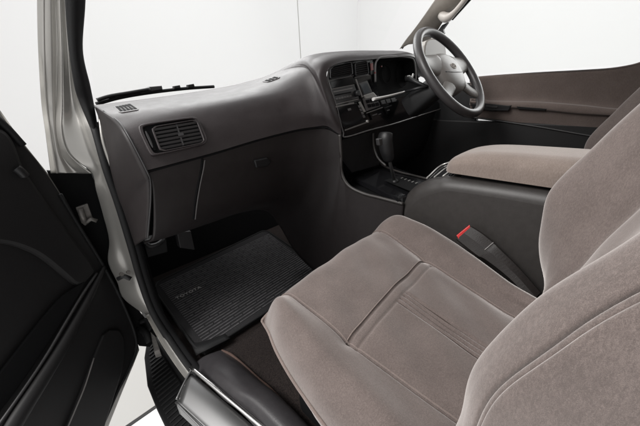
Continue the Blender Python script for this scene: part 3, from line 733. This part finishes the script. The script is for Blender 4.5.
for k, (sc, h) in enumerate(((.0, .030), (.35, .029), (.7, .025), (.9, .017), (.98, .008), (1.0, -.004), (.98, -.03), (.9, -.045))):
    G.append([W(p[0] * sc * 1.05, p[1] * sc * 1.05, hubz + h) for p in hs])
b.grid(np.array(G), close_v=True); hub = b.build('hub', M['hub'], sw)
b = MB()
for (cx, cy, ra, rb) in ((0, .012, .017, .011), (0, .012, .006, .011), (0, .0175, .011, .005)):
    b.tube([W(cx + ra * math.cos(t), cy + rb * math.sin(t), hubz + .0305) for t in np.linspace(0, 2 * math.pi, 28, endpoint=False)], .0012, 6, True)
b.build('emblem', M['handle_trim'], hub)
b = MB(); b.tube(cr([W(-.070, -.008, hubz + .0235), W(-.035, -.013, hubz + .0285), W(0, -.014, hubz + .030), W(.035, -.013, hubz + .0285), W(.070, -.008, hubz + .0235)], 24), .0012, 6); b.build('pad_seam', M['slat'], hub)
for sx in (-1, 1):
    for (r0, r1, y0, y1, wd) in ((.055, .166, .030, .040, .046), (.050, .138, -.05, -.106, .029)):
        pts = cr([W(sx * r0, y0, hubz + .008), W(sx * (r0 * .5 + r1 * .5), (y0 + y1) / 2, hubz + .004), W(sx * r1, y1, -.002)], 14)
        b = MB(); b.tube(pts, np.interp(np.linspace(0, 1, 14), [0, .5, 1], [wd, wd * .85, wd * .62]), 16, flat=.38, up=wn); b.build('spoke', M['hub'], sw)
# column shroud and stalks (own things fixed to the column)
b = MB(); cdir = -wn
G = []
for t, hw, hh in ((.03, .034, .034), (.05, .041, .041), (.12, .044, .043), (.20, .046, .045)):
    G.append([wc + cdir * t + wu * hw * math.copysign(abs(math.cos(a)) ** .6, math.cos(a)) + wv * (hh * math.copysign(abs(math.sin(a)) ** .6, math.sin(a)) - .01) for a in np.linspace(0, 2 * math.pi, 28, endpoint=False)])
b.grid(np.array(G), close_v=True); b.add([p for p in G[0]], [tuple(range(28))]); b.build('column_shroud', M['black'], sw)
# stalk to the left of the column
s0 = wc + cdir * .075 - wu * .05; s1 = fp(405, 91.5, .06); s2 = fp(390, 95.5, .055); s3 = fp(373, 99.2, .05)
b = MB(); b.tube(cr([s1, s2, s3], 16), np.interp(np.linspace(0, 1, 16), [0, .7, 1], [.0032, .0042, .0058]), 10); b.build('wiper_stalk', M['stalk'], sw)
b = MB(); b.tube([s0, s1], [.006, .004], 10); b.build('stalk_base', M['black'], sw)
s1 = fp(407, 78, .05)
b = MB(); b.tube([wc + cdir * .08 - wu * .045, lerp(wc + cdir * .08 - wu * .045, s1, .6), s1], [.006, .008, .011], 12); b.build('ignition_barrel', M['black'], sw)
b = MB(); b.tube([s1 - nf * .006, s1 + nf * .012], [.010, .009], 14); b.build('ignition_ring', M['chrome'], sw)
b = MB(); b.slab([s1 + nf * .02 + wu * a + np.array([0, 0, c]) for a, c in ((-.004, -.012), (.006, -.012), (.018, .010), (.010, .014))], .003, nf); b.build('ignition_key', M['chrome'], sw)

# ================================================================== DRIVER DOOR
dd = thing('driver_door', 'brown cloth lined driver door closed on the far side, with armrest switches', 'car door', (1.6, .2, 0))
XD = 1.585
top = [(470, 77), (500, 74.5), (540, 72), (580, 70), (610, 68), (632, 64.5), (650, 60), (700, 52)]
mid = [(470, 98), (500, 99), (540, 100), (580, 103), (610, 106), (640, 108), (660, 110), (710, 118)]
arm = [(470, 103), (500, 106), (540, 109), (580, 113), (610, 115), (640, 118), (660, 121), (710, 130)]
bot = [(470, 117), (500, 121), (540, 127), (580, 134), (610, 139), (640, 145), (660, 149), (710, 160)]
G = []
for k in range(8):
    G.append([xx(*top[k], XD + .012), xx(*top[k], XD) + np.array([0, 0, -.006]), lerp(xx(*top[k], XD), xx(*mid[k], XD), .5) + np.array([.004, 0, 0]), xx(*mid[k], XD + .004), xx(mid[k][0], mid[k][1] + 3, XD - .028), xx(*arm[k], XD - .032), xx(arm[k][0], arm[k][1] + 3, XD - .012), xx(*bot[k], XD)])
b = MB(); b.grid(net(G, 80, 50)); b.build('trim_panel', M['velour_door'], dd, solid=.02)
b = MB(); b.tube(cr([xx(u, v + 1.5, XD + .006) for u, v in top], 50), .006, 8); b.build('window_seal', M['rubber'], dd)
b = MB(); b.box((XD - .005, -.7, .0), (XD + .04, 1.0, .63)); b.build('lower_panel', M['door_in'], dd, bevel=.01)
b = MB(); b.box((XD + .003, .5, .0), (XD + .045, 1.10, .80)); b.build('front_panel', M['black'], dd, bevel=.01)
b = MB(); b.tube(cr([xx(u, v, XD - .008) for u, v in bot], 40), .004, 8); b.build('lower_bead', M['slat'], dd)
b = MB(); b.slab([xx(u, v, XD - .036) for u, v in ((472, 103.5), (486, 103), (508, 105.5), (512, 104.8), (508, 110.5), (490, 110.5), (472, 108))], .02, (-1, 0, .3), .003); swp = b.build('switch_panel', M['black'], dd)
b = MB(); b.slab([xx(u, v, XD - .040) for u, v in ((486, 105), (498, 106), (497, 108), (486, 107))], .006, (-1, 0, .3), .001); b.build('window_switch', M['slat'], swp)
b = MB(); b.slab([xx(u, v, XD - .034) for u, v in ((516, 106), (548, 108.6), (545, 110.4), (518, 108.6))], .02, (-1, 0, .3), .003); b.build('pull_cup', M['black'], dd)
pane = [(XD + .03, y, z) for y, z in ((-.6, .84), (.80, .835), (.95, .86), (.58, 1.30), (-.6, 1.33))]
b = MB(); b.slab(pane, .004); b.build('window_pane', M['glass'], dd)
# door mirror outside, seen through the wheel
mr = thing('door_mirror', 'door mirror outside the driver window, seen through the steering wheel', 'mirror', tuple(xx(432, 60, 1.74)))
mp_ = [xx(u, v, 1.74) for u, v in ((423, 40), (434, 36), (446, 41), (449, 56), (446, 70), (436, 74), (424, 70))]
mn = unit((-.55, -.8, .1))
mpp = chaikin([onp(u, v, mp_[0], mn) for u, v in ((424, 40), (434, 37), (445, 42), (447, 56), (445, 68), (434, 72), (424, 68))], 2)
b = MB(); b.slab([p - mn * .002 for p in mpp], .05, mn, .004); b.build('housing', M['handle_trim'], mr)
c = np.mean(mpp, 0); b = MB(); b.slab([c + (p - c) * .9 + mn * .001 for p in mpp], .003, mn); b.build('glass', M['chrome'], mr)
b = MB(); b.tube([c - mn * .03 + np.array([-.02, 0, -.05]), np.array([1.62, c[1] + .02, .84])], .014, 10); b.build('arm', M['black'], mr)

# ================================================================== PASSENGER SEAT
def cushion_net():
    rows = [(.420, .300, 0.0), (.462, .310, 0.0), (.482, .328, .1), (.474, .357, .60), (.438, .395, 1), (.38, .392, 1), (.28, .369, 1), (.18, .345, 1), (.08, .322, 1), (.0, .305, 1), (-.06, .25, .6)]
    cols = [(.300, -.125), (.245, -.112), (.233, -.072), (.243, -.020), (.270, .014), (.318, 0), (.40, .004), (.50, .007), (.60, .004), (.682, 0), (.722, .021), (.762, .031), (.789, .008), (.793, -.06), (.76, -.13)]
    G = []
    for (y, z, k) in rows:
        rw = []
        for ci_, (x, dz) in enumerate(cols):
            if y > .37: dz -= {3: .012, 4: .016, 5: .004}.get(ci_, 0) * min(1, (y - .37) / .05)
            xn = (x - .51) / .275
            yv = y - (.035 * abs(xn) ** 4 if y > .2 and x > .51 else 0) + .075 * (x - .5) * (1 if y > .0 else 0) * (float(np.interp(y, [.2, .40], [1, .55])) if x < .5 else 1)
            zv = z + (max(dz, -.072) * k + min(0, dz + .072) * (0 if k == 0 else float(np.interp(y, [.2, .30, .38, .44, .48], [1, .85, .6, .3, 0])))) if x < .5 else z + (max(dz, -.05) * k + min(0, dz + .05) * (1 if y < .45 else .6))
            zv = max(zv, .20 if y < .4 else .0)
            xv = x + (float(np.interp(y, [-.06, 0, .15, .28, .36, .42, .47], [-.028, -.026, -.023, -.017, -.006, .014, .034])) * float(np.interp(x, [.245, .28, .32], [1, .5, 0])) if x < .5 else -.4 * .03 * (.5 - y) * .35 * (y < .42))
            if x > .69: xv -= max(0, .2 - y) * .30 * min(1, (x - .69) / .06)
            rw.append((xv, yv, zv))
        G.append(rw)
    return np.array(G)
NR, NC = 420, 460
CG = net(cushion_net(), NR, NC)
def seg_d(P, a, c):
    a = np.array(a); c = np.array(c); d = c - a; t = np.clip(((P - a) @ d) / (d @ d), 0, 1)
    return np.linalg.norm(P - (a + t[..., None] * d), axis=-1), ((P - a) @ d) / (d @ d)
XY = CG[..., :2]
top_mask = (CG[..., 2] > .27)
disp = np.zeros(XY.shape[:2])
def groove(a, c, dep, wid, wide=0, wdep=0):
    global disp
    d, t = seg_d(XY, a, c)
    disp -= dep * np.exp(-(d / wid) ** 2)
    if wide: disp -= wdep * np.exp(-(d / wide) ** 2)
sL = [zz(286, 294, .385)[:2], zz(347.6, 340.7, .366)[:2], zz(446, 412, .325)[:2]]
sL[2] = sL[2] + (sL[2] - sL[1]) * .35
sR = [zz(380, 231, .395)[:2], zz(424.6, 257, .372)[:2], zz(520, 314, .325)[:2]]
for s_ in (sL, sR):
    groove(s_[0], s_[1], .005, .0026, .016, .0045); groove(s_[1], s_[2], .005, .0026, .016, .0045)
    groove(s_[0], s_[0] + (s_[0] - s_[1]) * .35, .003, .004)
groove(sL[1], sR[1], .0036, .0022, .008, .0015)
c2a = zz(357, 347, .362)[:2]; c2b = zz(431, 264, .367)[:2]
groove(c2a, c2b, .0028, .0024, .008, .001)
stripes = []
for off in (-.012, 0, .012):
    a = zz(403, 298, .366)[:2] + np.array([off, .0]); c = zz(490, 354, .332)[:2] + np.array([off, 0])
    for e_ in (-.0055, .0055): groove(a + np.array([e_, 0]), c + np.array([e_, 0]), .007, .0026)
    stripes.append((a, c))
# puffed insert between the seams
for i in range(0, 1): pass
lump = sum(.0011 * np.sin(XY[..., 0] * fx + XY[..., 1] * fy + ph) for fx, fy, ph in ((41, 23, .3), (-28, 47, 1.9), (63, -37, 4.1)))
CG[..., 2] += np.where(top_mask, disp, 0) + np.where(top_mask, lump, 0)
seat = thing('passenger_seat', 'taupe velour passenger seat in the foreground with three stitched stripes on its cushion', 'car seat', (.51, .1, 0), 'front car seats')
b = MB(); b.grid(CG); b.build('cushion', M['velour'], seat)
CUB = bvh_of(CG)
# lighter cloth tubes painting the lit edge along the seams
def weld(a, c, n=60, lift=.0008):
    out = []
    for t in np.linspace(0, 1, n):
        q = lerp(np.array(a), np.array(c), t); h = CUB.ray_cast(Vector((q[0], q[1], 1.0)), Vector((0, 0, -1)))
        if h[0] is not None: out.append(np.array(h[0]) + np.array([0, 0, lift]))
    return out
for s_, sd in ((sL, .0035), (sR, .0035)):
    o_ = np.array([sd, 0])
    b = MB(); b.tube(np.array(weld(s_[0] + (s_[0] - s_[1]) * .2 + o_, s_[1] + o_, 50) + weld(s_[1] + o_, s_[2] + o_, 70)[1:]), .0013, 6); b.build('seam_highlight', M['piping'], seat)
for k_, (a, c) in enumerate(stripes):
    for e_ in ((-.0055, .0055) if k_ == 0 else (.0055,)):
        b = MB(); b.tube(np.array(weld(a + np.array([e_, 0]), c + np.array([e_, 0]), 60, .0004)), .0012, 6); b.build('stitch_line', M['thread'], seat)
nrm2 = np.array([0, .0042]); b = MB(); b.tube(np.array(weld(sL[1] + nrm2, sR[1] + nrm2)), .0012, 6); b.build('seam_highlight', M['piping'], seat)
# piping along the cushion's lower left edge and front
cidx = lambda c: int(round(c / 14 * (NC - 1)))
ridx = lambda r: int(round(r / 10 * (NR - 1)))
pth = [CG[i, cidx(2.0)] + np.array([-.002, 0, 0]) for i in range(ridx(9.5), ridx(2.1), -3)] + [CG[ridx(2.1), j] + np.array([0, .002, 0]) for j in range(cidx(2.2), cidx(12), 4)]
b = MB(); b.tube(np.array(pth), .0032, 8); b.build('cushion_piping', M['piping'], seat)
b = MB(); b.box((.285, -.30, .06), (.72, .40, .285)); b.build('seat_base', M['dark'], seat, bevel=.02)
# backrest
ZB = np.array([.30, .364, .428, .497, .566, .627, .694, .755, .85, .95, 1.02])
BB = np.array([-.04, -.019, .033, .071, .098, .099, .089, .077, .06, .045, .02])
BL = np.array([.03, .050, .070, .090, .100, .098, .087, .077, .06, .045, .02])
def back_net():
    G = []
    for z, bl_, br_ in zip(ZB, BL, BB):
        yc = .005 - .345 * (z - .413); rw = []
        wsc = 1.0 if z < .8 else np.interp(z, [.8, .95, 1.02], [1, .93, .75])
        cols = [(.30, -.16, 0), (.24, -.13, 0), (.223, -.06, 0), (.226, -.035, 1), (.236, -.020, 1), (.252, -.005, 1), (.277, 0, 1), (.312, -.0, .62), (.352, 0, .12), (.42, .0, .0), (.5, .002, 0), (.58, 0, 0), (.648, 0, .12), (.69, 0, .62), (.732, 0, 1), (.765, -.014, 1), (.782, -.06, .8), (.778, -.1, 0), (.70, -.16, 0)]
        for x, dy, k in cols:
            bb = bl_ if x < .5 else br_
            xv = .505 + (x - .505) * wsc
            rw.append((xv, yc + dy + k * bb + .08 * (x - .5), z))
        G.append(rw)
    for s_, dz in ((.8, .025), (.3, .035)):
        last = np.array(G[len(ZB) - 1]); c = last.mean(0)
        G.append([(c[0] + (p[0] - c[0]) * s_, c[1] + (p[1] - c[1]) * s_, last[0][2] + dz) for p in last])
    return np.array(G)
BG = net(back_net(), 240, 280)
nb = 18
ux = np.linspace(0, nb, 280)
gz = BG[..., 2]
# stitched furrow along the left edge and creases beside the bolsters
def col_groove(c, dep, wid):
    BG[..., 1] -= (dep * np.exp(-((ux - c) / wid) ** 2))[None, :]
col_groove(8.15, .010, .22); col_groove(11.85, .010, .22)
for c_, k_ in ((4.05, .0055),):
    BG[..., 0] += (k_ * np.exp(-((ux - c_) / .13) ** 2))[None, :]; col_groove(c_, k_ * .7, .13)
lump = .0012 * np.sin(gz * 48 + BG[..., 0] * 31) + .001 * np.sin(gz * 29 - BG[..., 0] * 57 + 1)
BG[..., 1] += lump
b = MB(); b.grid(BG); b.build('backrest', M['velour'], seat)
ci = int(round(3.86 / nb * 279))
pth = [BG[i, ci] + np.array([.0008, .0, 0]) for i in range(8, 190, 3)]
b = MB(); b.tube(np.array(pth), .0034, 12); b.build('backrest_piping', M['velour'], seat)
# driver seat: the same seat again, across the console
drv = thing('driver_seat', 'taupe velour driver seat on the far side, only the edge of its backrest showing', 'car seat', (1.29, .1, 0), 'front car seats'); drv.scale = (.85, 1, 1)
for ch in list(seat.children):
    c = ch.copy(); COL.objects.link(c); c.parent = drv

# seat belt buckle
bk_ = thing('seat_belt_buckle', 'black seat belt buckle with red release button beside the passenger cushion', 'buckle', tuple(xx(470, 240, .78)))
Lf = [xx(456, 239.8, .768), xx(466, 248, .766), xx(477, 256.5, .764), xx(486, 261, .766), xx(510, 280, .762), xx(531, 303, .752)]
Rt = [xx(471.8, 226, .792), xx(483, 233, .792), xx(494, 242, .792), xx(500, 248, .788), xx(520, 268, .785), xx(541, 292, .778)]
G = []
for l, r in zip(Lf, Rt):
    c = (l + r) / 2; vd = unit(c - CAM); k = .024
    up_ = -vd
    G.append([l + (r - l) * .06, l * .5 + r * .5 + up_ * .004, r + (l - r) * .06, r + vd * .006, r + vd * k, l + vd * k, l + vd * .006])
b = MB(); GG = cr(np.array(G), 40); b.grid(GG, close_v=True, smooth=False); b.add(list(GG[0]), [tuple(range(7))]); b.build('sleeve', M['sleeve'], bk_)
e = G[0]; dr = unit(np.array(Lf[0]) - np.array(Lf[1]))
b = MB(); q = [xx(457.6, 236.5, .770) + dr * .003, xx(470.6, 226, .791) + dr * .003, xx(471.6, 231.2, .791), xx(459.5, 240, .770)]
b.slab(q, .006, None, .0008); b.build('release_button', M['red'], bk_)
b = MB(); b.tube(cr([lerp(Lf[2], Rt[2], s_) - unit((Lf[2] + Rt[2]) / 2 - CAM) * (.004 * (1 - abs(2 * s_ - 1)) + .001) for s_ in (.45, .6, .8, .97)], 12), .0014, 6); b.build('sleeve_seam', M['edge'], bk_)

# ================================================================== FLOOR MAT
fm = thing('floor_mat', 'black ribbed floor mat with the maker name near its outer front corner', 'floor mat', (.55, 1.1, .0))
mo = [np.array(p) for p in ((.205, .79, .02), (.46, .79, .02), (.80, .79, .02), (.85, 1.0, .02), (.90, 1.395, .02), (.60, 1.365, .02), (.222, 1.328, .02))]
b = MB(); b.slab(chaikin(mo, 1, True, .06), .012, (0, 0, 1), .004); b.build('backing', M['mat'], fm)
b = MB()
k = 0; y = .812
while y < 1.30:
    x0, x1 = .235 + (y - .8) * .03, .79 + (y - .8) * .19
    dash_l = .10; x = x0; first = (.35, 1.0, .68)[k % 3]
    while x < x1 - .01:
        xe = min(x + dash_l * first * random.uniform(.92, 1.06), x1); first = 1.0
        sk = (x - .2) * .05
        b.bar((x, y + sk, .0226), (xe, y + (xe - .2) * .05, .0226), .0060, .003, (0, 0, 1)); x = xe + .005
    y += .0150; k += 1
b.build('rib', M['rib'], fm, bevel=.0012, seg=1)
b = MB(); mo2 = [p + np.array([0, 0, .002]) for p in mo]
b.tube(chaikin(mo2, 2, True, .08), .005, 6, True); b.build('binding', M['rubber'], fm)
b = MB(); c0 = np.array([.205, .80, .022])
G = [[c0 + np.array([-.01, .0, .0]), c0 + np.array([.03, -.02, .012]), c0 + np.array([.10, -.028, .008])], [c0 + np.array([0, .06, .002]), c0 + np.array([.03, .03, .006]), c0 + np.array([.10, .012, .0])]]
b.grid(cr(cr(np.array(G), 2, 0), 12, 1)); b.build('turned_corner', M['rubber'], fm, solid=.004)
cu = bpy.data.curves.new('lettering', 'FONT'); cu.body = 'TOYOTA'; cu.size = .034; cu.extrude = .0006; cu.space_character = 1.08
tx = bpy.data.objects.new('lettering', cu); COL.objects.link(tx); tx.parent = fm
a = zz(176.5, 299.5, .0235); a2 = zz(201.5, 287.5, .0235)
dirv = unit(a2 - a); tx.location = a - np.array([.55, 1.1, 0])
tx.rotation_euler = (0, 0, math.atan2(dirv[1], dirv[0]))
bpy.context.view_layer.update()
k = np.linalg.norm(a2 - a) / max(tx.dimensions.x, 1e-3); tx.scale = (k, k, 1)
cu.materials.append(M['letter'])
bpy.context.view_layer.update()
me = bpy.data.meshes.new_from_object(tx.evaluated_get(bpy.context.evaluated_depsgraph_get()))
tm = bpy.data.objects.new('lettering_mesh', me); COL.objects.link(tm); tm.parent = fm
tm.location = tx.location; tm.rotation_euler = tx.rotation_euler; tm.scale = tx.scale
bpy.data.objects.remove(tx); tm.name = 'lettering'

# ================================================================== PASSENGER DOOR (open)
pd = thing('passenger_door', 'open passenger door with black inner trim and armrest, at the left edge', 'car door', (.05, 1.1, 0))
Hp = np.array([.06, 1.10, 0]); dv = unit([-.87, -.5, 0]); dn = unit([.5, -.87, 0])
def dp(u, v, l=0.0): return onp(u, v, Hp + dn * l, dn)
# sheet metal shell behind
sh = [(-40, 75), (0, 108), (24, 142), (48, 172), (80, 222), (104, 262), (122, 297), (136, 330), (140, 350), (133, 368), (122, 395), (108, 430), (90, 480), (-60, 480)]
b = MB(); b.slab([dp(u, v, -.012) for u, v in sh], .10, dn, .006); b.build('shell', M['paint'], pd)
tp = [(-40, 88), (0, 118), (8, 122), (20, 138), (24, 144), (42, 165), (62, 196), (85, 234), (104, 266), (121, 298), (135, 332), (136, 350), (128, 372), (118, 392), (102, 430), (85, 475), (-60, 475)]
b = MB(); b.slab(chaikin([dp(u, v, .012) for u, v in tp], 1), .022, dn, .005); b.build('trim_panel', M['door_in'], pd)
# raised upper pad
up_ = [(-50, 110), (0, 128), (6, 130), (13, 137), (19, 150), (24, 166), (40, 190), (70, 232), (98, 268), (94, 275), (80, 290), (60, 272), (40, 256), (20, 247), (0, 243), (-50, 240)]
b = MB(); b.slab(chaikin([dp(u, v, .026) for u, v in up_], 2), .02, dn, .010); b.build('upper_pad', M['door_in'], pd, bevel=.0)
b = MB(); b.tube(cr([dp(16, 168, .03), dp(20, 171, .032), dp(25, 176, .03)], 10), .010, 10); b.build('lock_knob', M['black'], pd)
b = MB(); b.tube(cr([dp(-40, 92, .018), dp(0, 121, .018), dp(23, 145, .016)], 20), .008, 8); b.build('window_seal', M['rubber'], pd)
# armrest: a swelling rib that runs down from the front edge, hollow behind it
pth = [dp(u, v, l) for u, v, l in ((105, 266, .018), (94, 288, .028), (78, 318, .036), (60, 350, .042), (40, 382, .046), (16, 420, .05), (-10, 465, .052))]
b = MB(); b.tube(cr(pth, 50), np.interp(np.linspace(0, 1, 50), [0, .2, .5, 1], [.006, .012, .017, .022]), 14); b.build('armrest', M['door_in'], pd)
pth = [dp(u, v, l) for u, v, l in ((97, 273, .020), (84, 292, .03), (66, 322, .036), (46, 356, .040), (22, 392, .042), (-12, 440, .044))]
b = MB(); b.tube(cr(pth, 40), .004, 8); b.build('armrest_bead', M['slat'], pd)
b = MB(); b.slab(chaikin([dp(u, v, .0275) for u, v in ((88, 280), (78, 286), (62, 296), (40, 322), (18, 350), (-20, 400), (-20, 440), (30, 372), (70, 310))], 2), .006, dn, .002); b.build('pull_pocket', M['dark'], pd)
# lower pocket panel
lp_ = [(106, 330), (96, 352), (84, 385), (66, 430), (50, 470), (92, 470), (104, 430), (116, 392), (126, 360), (124, 330)]
b = MB(); b.slab(chaikin([dp(u, v, .022) for u, v in lp_], 1), .012, dn, .004); b.build('map_pocket', M['door_in'], pd)
b = MB(); b.tube(cr([dp(u, v, .023) for u, v in ((94, 358), (85, 386), (76, 408), (64, 436))], 20), .0022, 6); b.build('pocket_highlight', M['edge'], pd)  # pale line painted as a highlight down the door trim
b = MB(); b.tube(cr([dp(u, v, .014) for u, v in ((60, 194), (84, 234), (103, 265), (120, 297), (134, 331), (136, 350), (127, 373), (117, 393), (101, 430))], 50), .005, 8); b.build('door_weatherstrip', M['rubber'], pd)

# ================================================================== WIPER outside the windscreen
wp = thing('windscreen_wiper', 'black windscreen wiper parked outside along the base of the windscreen', 'wiper', tuple(yy(150, 95, 1.24)))
b = MB(); b.tube(cr([yy(u, v, 1.26) for u, v in ((96, 104), (120, 97.5), (150, 92.5), (185, 88.5), (214, 86.5))], 40), .006, 8); b.build('blade', M['rubber'], wp)
b = MB(); b.tube(cr([yy(u, v, 1.25) for u, v in ((97, 100), (110, 96), (130, 92.5), (150, 89))], 24), .006, 8); b.build('arm', M['black'], wp)
b = MB(); b.slab([yy(u, v, 1.25) for u, v in ((137, 91), (150, 86.5), (162, 85.5), (163, 89.5), (142, 93.5))], .02, None, .003); b.build('bridge', M['slat'], wp)
b = MB()
for u, v in ((109, 97), (120, 94.5), (174, 87.5), (188, 86.2)):
    b = MB(); b.slab([yy(u, v - 1.5, 1.25), yy(u + 6, v - 2.6, 1.25), yy(u + 7, v + .4, 1.25), yy(u, v + 1.6, 1.25)], .016, None, .002)
    b.build('clip', M['black'], wp)
